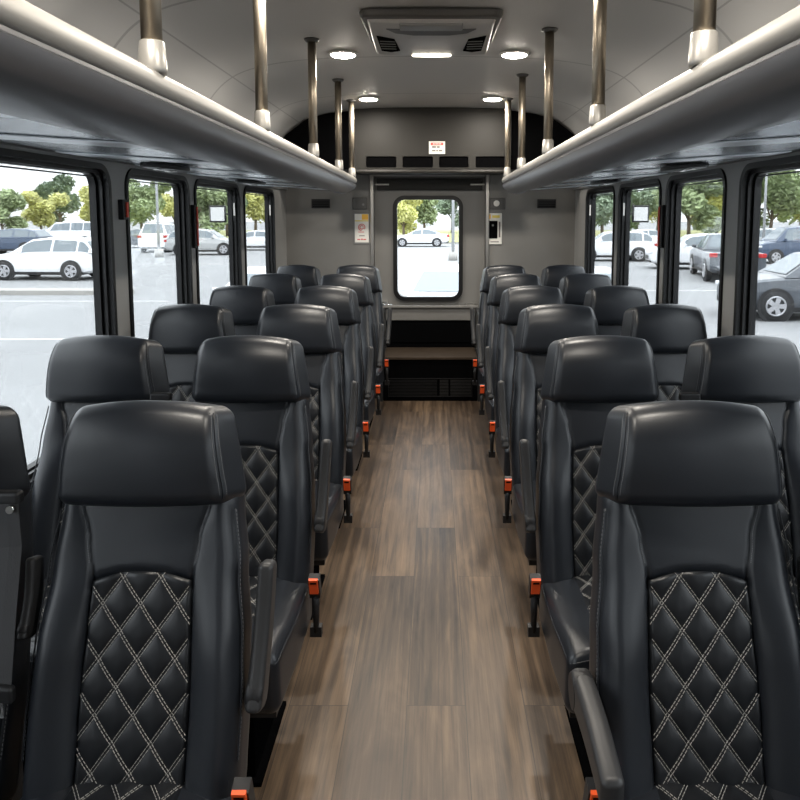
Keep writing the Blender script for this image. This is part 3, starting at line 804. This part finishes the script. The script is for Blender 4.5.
for s in (1, -1):
    meshes['belt', s] = belt_mesh(s).mesh('seat_belt', M['belt']); meshes['guide', s] = guide_mesh(s).mesh('belt_guide', [M['plastic'], M['chrome']])
    meshes['latch', s] = latch_mesh(s).mesh('latch_plate', M['plastic']); meshes['tongue', s] = tongue_mesh(s).mesh('chrome_tongue', M['chrome'])

def make_seat(label, x, y, s, kind, arm_down=False):
    """s = +1 when the aisle is on the +x side; kind 'aisle' or 'window'"""
    t = thing('bus_seat', label, 'seat', (x, y, 0), group='black quilted bus seats')
    b = link('backrest', meshes['backrest'], t)
    q = link('quilted_panel', meshes['quilt'], b); q['label'] = 'diamond quilted panel with pale double stitching'
    link('piping', meshes['seaml'], b); link('piping', meshes['seamr'], b)
    link('headrest', meshes['headrest'], t)
    c = link('seat_cushion', meshes['cushion'], t); link('cushion_quilting', meshes['cquilt'], c)
    link('seat_frame', meshes['frame'], t); link('pedestal', meshes['leg'], t)
    if kind == 'aisle':
        for sx, dx, tp, n, down in ((s, .2285, .145, -.012, arm_down), (-s, .2195, .262, -.006, False)):
            a = link('armrest', meshes['arm'], t, bk_pt(sx*dx, tp, n))
            if sx != s: a.scale = (.62, .8, .55)
            if down: a.scale = (1.3, 1.1, 1)
            a.rotation_euler = (radians(92), 0, 0) if down else (-REC, 0 if sx != s else s*radians(3.0), 0)
            link('pivot_cap', meshes['cap'], a)
        k = link('buckle', meshes['buckle'], t, (s*.226, -.052, .018 if y < 1.3 else 0))
        r = link('release_button', meshes['button'], k); r['label'] = 'orange release button'
        link('button_slot', meshes['slot'], k)
    else:
        w = link('seat_belt', meshes['belt', s], t)
        link('belt_guide', meshes['guide', s], w); link('latch_plate', meshes['latch', s], w)
        u = link('chrome_tongue', meshes['tongue', s], w); u['label'] = 'chrome buckle tongue'
    return t

ROW = ['front row', 'second row', 'third row', 'fourth row', 'fifth row', 'last row by the rear door']
for i in range(6):
    y = 1.225 + .76*i
    dl = -.012 if i == 0 else 0
    for s, nm, xa, xw in ((1, 'left', -.571, -1.011+dl*.6), (-1, 'right', .513, .953)):
        extra = ', armrest lowered' if (i == 0 and s < 0) else ''
        make_seat('black quilted leather aisle seat on the %s side, %s%s' % (nm, ROW[i], extra), xa, y, s, 'aisle', i == 0 and s < 0)
        make_seat('black quilted leather window seat on the %s side, %s' % (nm, ROW[i]), xw, y, s, 'window')

# emergency handles on the window pillars, small mirrors outside
def release(x, s, y, z0, z1, lab, dark=True):
    t = thing('emergency_release_handle', lab, 'handle', (x, y, z0), group='red window release handles')
    mb = MB(); mb.box((min(0,-s*.022), -.026, 0), (max(0,-s*.022), .014, z1-z0)); o = build(mb, 'black_bar', M['plastic'], t); o.location.x = s*.0005; bevel(o, .004)
    mb = MB(); mb.box((min(-s*.0225,-s*.027), -.004, .01), (max(-s*.0225,-s*.027), .012, z1-z0-.01)); o = build(mb, 'red_strip', M['red'], t); o.location.x = s*.0005
release(XL, -1, 3.655, 1.31, 1.53, 'red striped release handle between second and third window, left wall')
release(XR, 1, 3.640, 1.31, 1.53, 'red striped release handle between second and third window, right wall')
release(XL, -1, 2.825, 1.46, 1.54, 'short red tagged release handle on the wide pillar, left wall')
for s, xw, nm in ((-1, XL, 'left'), (1, XR, 'right')):
    t = thing('outside_mirror', 'small square black rimmed mirror outside the third %s window' % nm, 'mirror', (xw+s*.16, 4.60, 1.435), group='small outside mirrors')
    mb = MB(); mb.rbox(.055, .008, .055, .007, 4, 2, 4, lambda x, y, z: Vector((x, y+.01, z+.05))); build(mb, 'rim', M['plastic'], t)
    mb = MB(); mb.box((-.044,-.0005,.006), (.044,.0015,.094)); build(mb, 'mirror_glass', M['chrome'], t)
    mb = MB(); mb.tube([(-s*.055,.012,.05),(-s*.074,.012,.05)], .006, 8); build(mb, 'arm', M['plastic'], t)

# ------------------------------------------------------------------ outside
GZ = -1.10
mb = MB(); mb.box((-160,-40,GZ-.3), (160,260,GZ)); struct(build(mb, 'ground', M['asphalt']))
mb = MB(); mb.box((-160,62,GZ), (160,110,GZ+.16)); struct(build(mb, 'kerb', M['kerb']))
mb = MB(); mb.box((-160,62.3,GZ+.1601), (160,110,GZ+.20)); o = build(mb, 'grass', M['grass']); o['kind'] = 'stuff'; tag(o, 'pale grass verge along the far edge of the car park', 'grass')
for k in range(-13, 14):
    x = k*2.9 + .9
    if abs(x-.9) < 1: pass
    mb = MB(); mb.box((x-.05, 47, GZ+.002), (x+.05, 52, GZ+.006)); struct(build(mb, 'road_marking', M['paint']))
for x0, x1, y in ((-40,-8,21),(-30,-5,14.5),(6,26,24),(4.5,30,12.5),(-45,45,37)):
    mb = MB(); mb.box((x0, y-.06, GZ+.002), (x1, y+.06, GZ+.006)); struct(build(mb, 'road_marking', M['paint']))
isl = MB(); isl.prism(rrect(-20.5,22.6,-9.9,23.4,.35), GZ, GZ+.15, lambda u, v, a: Vector((u, v, a))); o = build(isl, 'kerb', M['kerb']); struct(o)

def px_ground(px, dist):
    """a point on the ground along the view column px at the distance dist ahead"""
    return ((px-434.9)/705.7*dist*1.0, dist)

CARS = {
 'suv':    dict(L=4.65, W=1.88, st=[(-2.32,.42,.78,.62),(-2.22,.30,.90,.80),(-1.9,.26,.98,.90),(-1.15,.24,1.06,.94),(.9,.24,1.08,.94),(1.95,.28,1.10,.92),(2.25,.34,1.02,.85),(2.32,.45,.92,.74)],
                gh=[(-1.20,1.05,1.07),(-.42,1.06,1.60),(.3,1.07,1.68),(1.35,1.08,1.64),(1.78,1.09,1.56),(2.22,1.08,1.10)], wx=(-1.42,1.32), wr=.37),
 'sedan':  dict(L=4.7, W=1.82, st=[(-2.35,.40,.66,.60),(-2.22,.28,.80,.78),(-1.9,.24,.86,.88),(-1.1,.22,.94,.91),(.9,.22,.98,.91),(1.7,.26,1.00,.89),(2.24,.34,.98,.80),(2.35,.46,.86,.70)],
                gh=[(-1.15,.93,.95),(-.28,.95,1.38),(.3,.96,1.46),(.85,.97,1.42),(1.72,.99,1.02)], wx=(-1.42,1.38), wr=.33),
 'van':    dict(L=5.3, W=1.95, st=[(-2.65,.42,.80,.70),(-2.52,.30,1.02,.88),(-2.2,.28,1.12,.95),(-1.5,.26,1.18,.97),(1.0,.26,1.20,.97),(2.45,.30,1.20,.96),(2.65,.40,1.15,.92)],
                gh=[(-1.75,1.17,1.19),(-1.0,1.18,1.90),(.3,1.19,2.02),(2.2,1.19,2.00),(2.55,1.19,1.25)], wx=(-1.75,1.55), wr=.36),
 'pickup': dict(L=5.5, W=1.98, st=[(-2.75,.48,.90,.78),(-2.6,.36,1.06,.92),(-2.2,.34,1.12,.97),(-1.3,.32,1.18,.98),(.7,.32,1.16,.98),(2.6,.38,1.16,.97),(2.75,.50,1.12,.94)],
                gh=[(-1.30,1.16,1.18),(-.62,1.17,1.72),(.0,1.17,1.82),(.55,1.17,1.78),(.82,1.17,1.20)], wx=(-1.75,1.70), wr=.41),
}
car_cache = {}
def car_meshes(kind, paint):
    if (kind, paint) in car_cache: return car_cache[kind, paint]
    P = CARS[kind]; out = []
    hwmax = P['W']/2; st, gh = P['st'], P['gh']
    # lower body: loft of rounded sections; wheel arches as dark liners
    mb = MB(); sec = []
    for x, zb, zt, hw in st:
        k = hw/.94*hwmax if hw < .94 else hwmax*hw/.94
        k = min(k, hwmax)
        sec.append([(x, y, z) for y, z in ((-.80*k,zb),(-.97*k,zb+.08),(-k,zb+.25*(zt-zb)),(-k,zb+.62*(zt-zb)),(-.965*k,zt-.05),(-.88*k,zt),(0,zt+.03),(.88*k,zt),(.965*k,zt-.05),(k,zb+.62*(zt-zb)),(k,zb+.25*(zt-zb)),(.97*k,zb+.08),(.80*k,zb))])
    n = len(sec[0])
    mb.add([p for r in sec for p in r], [(j*n+i, j*n+(i+1) % n, (j+1)*n+(i+1) % n, (j+1)*n+i) for j in range(len(sec)-1) for i in range(n)] + [tuple(range(n)), tuple((len(sec)-1)*n+i for i in range(n))], 0, False)
    # roof and pillars: loft
    def gsec(x, zb, zt):
        h = max(.02, zt-zb); k = hwmax*.93; r = k*(1-.30*min(1, h/.62))
        return [(x, -k, zb), (x, -(k*.35+r*.65), zb+.6*h), (x, -r, zt-.05*min(1,h)), (x, -r*.85, zt), (x, r*.85, zt), (x, r, zt-.05*min(1,h)), (x, (k*.35+r*.65), zb+.6*h), (x, k, zb)]
    gs = [gsec(*g) for g in gh]; m = 8
    mb.add([p for r in gs for p in r], [(j*m+i, j*m+(i+1) % m, (j+1)*m+(i+1) % m, (j+1)*m+i) for j in range(len(gs)-1) for i in range(m)] + [tuple(range(m)), tuple((len(gs)-1)*m+i for i in range(m))], 0, False)
    out.append(('body', mb.mesh('body', M[paint]), None))
    # glass: windscreen, rear screen, side windows laid on the pillars
    def on_side(x, f, s):
        for (xa, ba, ta), (xb, bb, tb) in zip(gh, gh[1:]):
            if xa <= x <= xb:
                q = (x-xa)/(xb-xa); zb, zt = ba+(bb-ba)*q, ta+(tb-ta)*q
                pts = gsec(x, zb, zt); a, b, c = Vector(pts[0]), Vector(pts[1]), Vector(pts[2])
                p = a.lerp(b, f/.6) if f < .6 else b.lerp(c, (f-.6)/.4)
                return Vector((x, s*(-p.y+.008), p.z))
    xs0, xs1 = gh[0][0]+.42*(gh[1][0]-gh[0][0]), gh[-1][0]-.45*(gh[-1][0]-gh[-2][0])
    xm = gh[1][0] + .42*(gh[-2][0]-gh[1][0])
    segs = [(gh[0][0]+.62*(gh[1][0]-gh[0][0]), xm-.05), (xm+.05, xs1)]
    if kind in ('suv', 'van'): segs = [segs[0], (xm+.05, xm+1.0), (xm+1.08, xs1)]
    if kind == 'pickup': segs = [(segs[0][0], xm+.1), (xm+.2, gh[-2][0]-.02)]
    for s in (-1, 1):
        for xa, xb in segs:
            if xb-xa < .12: continue
            g = MB(); lo = [on_side(xa+(xb-xa)*k/6, .10, s) for k in range(7)]; hi = [on_side(xa+(xb-xa)*k/6, .90, s) for k in range(7)]
            g.add(lo+hi, [(k, k+1, k+8, k+7) for k in range(6)], 0, False)
            out.append(('side_window', g.mesh('side_window', M['carglass']), None))
    def screen(ga, gb, sgn):
        (xa, ba, ta), (xb, bb, tb) = ga, gb
        a, b = gsec(xa, ba, ta), gsec(xb, bb, tb)
        o = Vector((sgn*.012, 0, .012))
        A, B = Vector(a[3])+o, Vector(a[4])+o; Cc, D = Vector(b[4])+o, Vector(b[3])+o
        g = MB(); g.add([A.lerp(D,.1), B.lerp(Cc,.1), Cc.lerp(B,.08), D.lerp(A,.08)], [(0,1,2,3)]); return g
    out.append(('windscreen', screen(gh[0], gh[1], -1).mesh('windscreen', M['carglass']), None))
    out.append(('rear_screen', screen(gh[-1], gh[-2], 1).mesh('rear_screen', M['carglass']), None))
    for x in P['wx']:
        for s in (-1, 1):
            r = P['wr']; y0 = s*(hwmax-.21); 
            w = MB(); w.lathe([(r+.07,-.004),(r+.07,.003)], 24, (0, s*(.213), r), 'Y'); 
            liner = w.mesh('wheel_arch', M['tyre'])
            w = MB(); w.lathe([(r*.6,-.11),(r*.96,-.11),(r,-.085),(r,.085),(r*.96,.11),(r*.66,.118)], 24, (0, s*.115, r), 'Y'); tyre = w.mesh('wheel', M['tyre'])
            w = MB(); w.lathe([(r*.66,0),(r*.66,.012),(r*.60,.006)], 24, (0, s*.230, r), 'Y')
            rim = MB(); 
            for k in range(5):
                a = 2*pi*k/5; d = Vector((cos(a), 0, sin(a))); p = Vector((-sin(a), 0, cos(a))); c = Vector((0, s*.238, r))
                rim.add([c+p*.05, c-p*.05, c+d*r*.62-p*.06, c+d*r*.62+p*.06], [(0,1,2,3)])
                rim.add([c+p*.05+Vector((0,-s*.02,0)), c-p*.05+Vector((0,-s*.02,0)), c+d*r*.62-p*.06+Vector((0,-s*.02,0)), c+d*r*.62+p*.06+Vector((0,-s*.02,0))], [(0,1,2,3)])
            rim.tube([(r*.62*cos(2*pi*k/20), s*.236, r+r*.62*sin(2*pi*k/20)) for k in range(21)], .022, 6, 0, False)
            rim.lathe([(.05,-.006),(.05,.006)], 12, (0, s*.238, r), 'Y')
            out.append(('wheel', tyre, [('rim', rim.mesh('rim', M['rim'])), ('wheel_arch', liner)], (x, y0, 0)))
    zt = st[-2][2]; zf = st[1][2]; hwr = min(st[-2][3]/.94*hwmax, hwmax); hwf_ = min(st[1][3]/.94*hwmax, hwmax)
    for s in (-1, 1):
        g = MB(); g.rbox(.10, .14, .08, .03, 2, 2, 2, lambda x, y, z: Vector((st[-1][0]-.07+x, s*(hwr-.13)+y, zt-.10+z))); out.append(('tail_light', g.mesh('tail_light', M['tail']), None))
        g = MB(); g.rbox(.10, .16, .06, .03, 2, 2, 2, lambda x, y, z: Vector((st[0][0]+.10+x, s*(hwf_-.16)+y, zf-.12+z))); out.append(('headlight', g.mesh('headlight', M['headl']), None))
        g = MB(); g.rbox(.05, .09, .07, .03, 2, 2, 2, lambda x, y, z: Vector((gh[0][0]+.45+x, s*(hwmax+.06)+y, gh[0][1]+.10+z))); out.append(('door_mirror', g.mesh('door_mirror', M[paint]), None))
    g = MB(); g.box((st[0][0]+.02,-hwmax*.72,st[0][1]-.10), (st[-1][0]-.02,hwmax*.72,st[0][1]+.06)); g.box((st[0][0]+.6,-hwmax*.985,st[3][1]-.02), (st[-1][0]-.6,hwmax*.985,st[3][1]+.10)); out.append(('lower_trim', g.mesh('lower_trim', M['plastic']), None))
    g = MB(); g.box((st[0][0]-.02,-.42,.45), (st[0][0]+.12,.42,.64)); out.append(('grille', g.mesh('grille', M['plastic']), None))
    car_cache[kind, paint] = out
    return out
def car(kind, paint, x, y, heading, label, name='car'):
    """heading: direction of the nose in degrees, 180 = towards -x"""
    t = thing(name, label, {'suv':'car','sedan':'car','van':'van','pickup':'truck'}[kind], (x, y, GZ+.006), radians(heading-180), 'parked vehicles')
    for nm, me, *rest in car_meshes(kind, paint):
        o = link(nm, me, t)
        if rest and rest[0]:
            o.location = rest[1]
            for sn, sm in rest[0]: link(sn, sm, o)
    return t
def cpx(px, d): return px_ground(px, d)
x, y = cpx(52, 28.6);  car('suv', 'cwhite', x, y, 176, 'white SUV parked alone across the first left window')
x, y = cpx(14, 47);    car('suv', 'cblue', x, y, 178, 'dark blue car behind the white SUV, first left window')
x, y = cpx(72, 60);    car('van', 'cwhite', x, y, 182, 'white van far behind the white SUV, first left window', 'van')
x, y = cpx(137, 56);   car('sedan', 'cgrey', x, y, 182, 'dark grey car beyond the second left window')
x, y = cpx(163, 50.5);   car('van', 'cwhite', x, y, 97, 'white van beyond the second left window', 'van')
x, y = cpx(205, 46);   car('suv', 'csilver', x, y, 3, 'silver hatchback beyond the third left window')
x, y = cpx(255, 52);   car('sedan', 'cwhite', x, y, 180, 'white car beyond the rearmost left window')
x, y = cpx(272, 15); car('sedan', 'cwhite', x, y, 268, 'white car parked close behind the bus, seen low in the left rear window')
x, y = cpx(420, 58);   car('sedan', 'cwhite', x, y, 180, 'white sedan side on, upper part of the rear door window')
x, y = cpx(452, 15.5); car('sedan', 'cwhite', x, y, 262, 'white car close behind the rear door window')
x, y = cpx(584, 15); car('sedan', 'csilver', x, y, 272, 'silver blue car parked close behind the bus, right rear window')
x, y = cpx(612, 40);   car('suv', 'cwhite', x, y, 175, 'white SUV beyond the rearmost right window')
x, y = cpx(640, 55);   car('sedan', 'cwhite', x, y, 200, 'white sedan beyond the third right window')
x, y = cpx(697, 34);   car('suv', 'cwhite', x, y, 172, 'white SUV with its nose towards the bus beyond the second right window')
x, y = cpx(724, 29);   car('pickup', 'cgrey', x, y, 78, 'grey pickup beside the white SUV, second right window', 'pickup_truck')
x, y = cpx(821, 17.8); car('suv', 'cgrey', x, y, 176, 'dark grey crossover close outside the first right window')
x, y = cpx(800, 38);   car('van', 'cblue', x, y, 180, 'dark van behind the grey crossover, first right window', 'van')
x, y = cpx(760, 48);   car('suv', 'csilver', x, y, 180, 'silver car far behind the grey crossover, first right window')

def crown_mesh(seed, w, h, n, leaf):
    rnd = random.Random(seed); mb = MB()
    lobes = [(rnd.uniform(-.55,.55)*w, rnd.uniform(-.55,.55)*w, rnd.uniform(.22,.85)*h, rnd.uniform(.28,.48)*w) for _ in range(11)]
    for _ in range(n):
        lx, ly, lz, lr = rnd.choice(lobes)
        d = Vector((rnd.gauss(0,1), rnd.gauss(0,1), rnd.gauss(0,1))).normalized()*lr*(rnd.random()**.28)
        c = Vector((lx, ly, lz)) + Vector((d.x, d.y, d.z*.85))
        u = Vector((rnd.gauss(0,1), rnd.gauss(0,1), rnd.gauss(0,1))).normalized(); v = u.orthogonal().normalized()
        L = leaf*rnd.uniform(.6,1.3)
        mb.add([c-u*L, c+v*L*.5, c+u*L, c-v*L*.5], [(0,1,2,3)])
    return mb
crowns = {(m, k): crown_mesh(k*7+3, 2.6, 5.4, 5200, .21).mesh('crown', M[m]) for m in ('leafg','leafy','leafd') for k in (0, 1)}
def trunk():
    mb = MB(); mb.tube([(0,0,0),(.05,0,1.4),(0,.06,2.6),(.1,0,4.6)], [.2,.16,.13,.05], 8)
    for a in (.4, 2.3, 4.4): mb.tube([(0,.04,2.2),(cos(a)*.8,sin(a)*.8,3.4),(cos(a)*1.3,sin(a)*1.3,4.3)], [.09,.06,.03], 6)
    return mb.mesh('trunk', M['bark'])
TR = trunk()
def tree(px, d, h, wid, leaf, k, label, i=0):
    d2 = (66, 79, 94)[i % 3]; h = (h-2.6)*d2/d + 2.6
    x, y = px_ground(px, d2)
    t = thing('tree', label, 'tree', (x, y, GZ+.215), random.uniform(0, 6), 'trees beyond the car park')
    f = h/7.2
    o = link('trunk', TR, t); o.scale = (f, f, f*.8)
    o = link('crown', crowns[leaf, k], t, (0, 0, .36*f)); o.scale = (f*wid*1.12, f*wid*1.12, f*1.2)
T = [(4,70,5.2,1.1,'leafg',0,'green tree at the edge of the first left window'),(42,66,5.0,1.25,'leafy',1,'yellow leaved tree above the white SUV'),(62,74,7.0,1.1,'leafd',0,'tall dark green tree behind the yellow tree, first left window'),
     (98,68,5.4,1.0,'leafy',0,'yellow green tree at the pillar end of the first left window'),(143,66,6.6,1.15,'leafg',1,'tall green tree in the second left window'),(176,70,5.4,1.1,'leafy',0,'yellow tree by the frame of the second left window'),
     (205,66,6.4,1.2,'leafg',0,'green tree in the third left window'),(228,72,7.0,1.0,'leafd',1,'dark green tree at the frame of the third left window'),(256,66,6.4,1.1,'leafy',1,'yellow green tree in the rearmost left window'),
     (404,72,5.4,1.0,'leafy',0,'yellow green tree at the edge of the rear door window'),(424,70,6.4,1.0,'leafg',1,'green tree behind the white sedan in the rear door window'),(452,74,6.4,1.05,'leafd',0,'dark green tree near the lamp post in the rear door window'),
     (602,66,7.0,1.2,'leafd',1,'dark green tree in the rearmost right window'),(636,70,6.2,1.1,'leafd',0,'dark green tree at the frame of the third right window'),(657,62,6.2,1.15,'leafy',1,'yellow green tree in the third right window'),
     (688,66,7.4,1.25,'leafg',0,'tall green tree in the second right window'),(716,72,6.6,1.1,'leafy',0,'yellow green tree beside the tall one, second right window'),(738,66,6.2,1.1,'leafg',1,'green tree behind the pickup, second right window'),
     (770,64,7.2,1.15,'leafg',0,'green tree behind the lamp post in the first right window'),(800,66,7.6,1.3,'leafg',1,'large green tree at the edge of the first right window')]
for i, a in enumerate(T): tree(*a, i=i)
def lamp_post(px, d, h, label):
    x, y = px_ground(px, d)
    t = thing('street_lamp', label, 'lamp post', (x, y, GZ), 0, 'car park lamp posts')
    mb = MB(); mb.lathe([(.09,.5),(.06,h)], 10); build(mb, 'post', M['galv'], t)
    mb = MB(); mb.lathe([(.26,0),(.26,.5)], 14); build(mb, 'footing', M['kerb'], t)
    mb = MB(); mb.box((-.9,-.12,h), (.1,.12,h+.14)); build(mb, 'lamp_head', M['galv'], t)
lamp_post(159, 43, 9, 'thin grey lamp post in the second left window')
lamp_post(453, 40, 9, 'pale lamp post at the edge of the rear door window')
lamp_post(729, 44, 9, 'thin grey lamp post in the second right window')
lamp_post(763, 46, 9, 'thin grey lamp post at the pillar of the first right window')

# ------------------------------------------------------------------ light, sky, camera
w = bpy.data.worlds.new('overcast_sky'); S.world = w; w.use_nodes = True
N, L = w.node_tree.nodes, w.node_tree.links
bg = N['Background']
tc = N.new('ShaderNodeTexCoord'); sp = N.new('ShaderNodeSeparateXYZ'); L.new(tc.outputs['Generated'], sp.inputs[0])
mr = N.new('ShaderNodeMapRange'); mr.inputs['From Min'].default_value = 0; mr.inputs['From Max'].default_value = 1; mr.inputs['To Min'].default_value = 1/3; mr.inputs['To Max'].default_value = 1
L.new(sp.outputs['Z'], mr.inputs['Value'])
nz = N.new('ShaderNodeTexNoise'); nz.inputs['Scale'].default_value = 3; nz.inputs['Detail'].default_value = 4; L.new(tc.outputs['Generated'], nz.inputs['Vector'])
cl = N.new('ShaderNodeMapRange'); cl.inputs['From Min'].default_value = .3; cl.inputs['From Max'].default_value = .7; cl.inputs['To Min'].default_value = .9; cl.inputs['To Max'].default_value = 1.08; L.new(nz.outputs['Fac'], cl.inputs['Value'])
ml = N.new('ShaderNodeMath'); ml.operation = 'MULTIPLY'; L.new(mr.outputs[0], ml.inputs[0]); L.new(cl.outputs[0], ml.inputs[1])
ms = N.new('ShaderNodeMath'); ms.operation = 'MULTIPLY'; ms.inputs[1].default_value = 7.5; L.new(ml.outputs[0], ms.inputs[0])
bg.inputs['Color'].default_value = (.93,.965,1,1); L.new(ms.outputs[0], bg.inputs['Strength'])

cam = bpy.data.cameras.new('camera'); co = bpy.data.objects.new('camera', cam); COL.objects.link(co)
cam.sensor_width = 36; cam.sensor_fit = 'HORIZONTAL'; cam.lens = 705.7*36/800
cam.shift_x = (400-434.9)/800; cam.shift_y = -(400-285.6)/800
cam.clip_start = .02; cam.clip_end = 600
co.location = (0, 0, 1.48); co.rotation_euler = (pi/2 - .1, 0, 0)
S.camera = co
S.view_settings.view_transform = 'Standard'; S.view_settings.look = 'None'; S.view_settings.gamma = 1; S.view_settings.exposure = .24
S.view_settings.use_curve_mapping = False
S.cycles.use_denoising = True
S.cycles.max_bounces = 10; S.cycles.diffuse_bounces = 5; S.cycles.transparent_max_bounces = 16; S.cycles.sample_clamp_indirect = 6
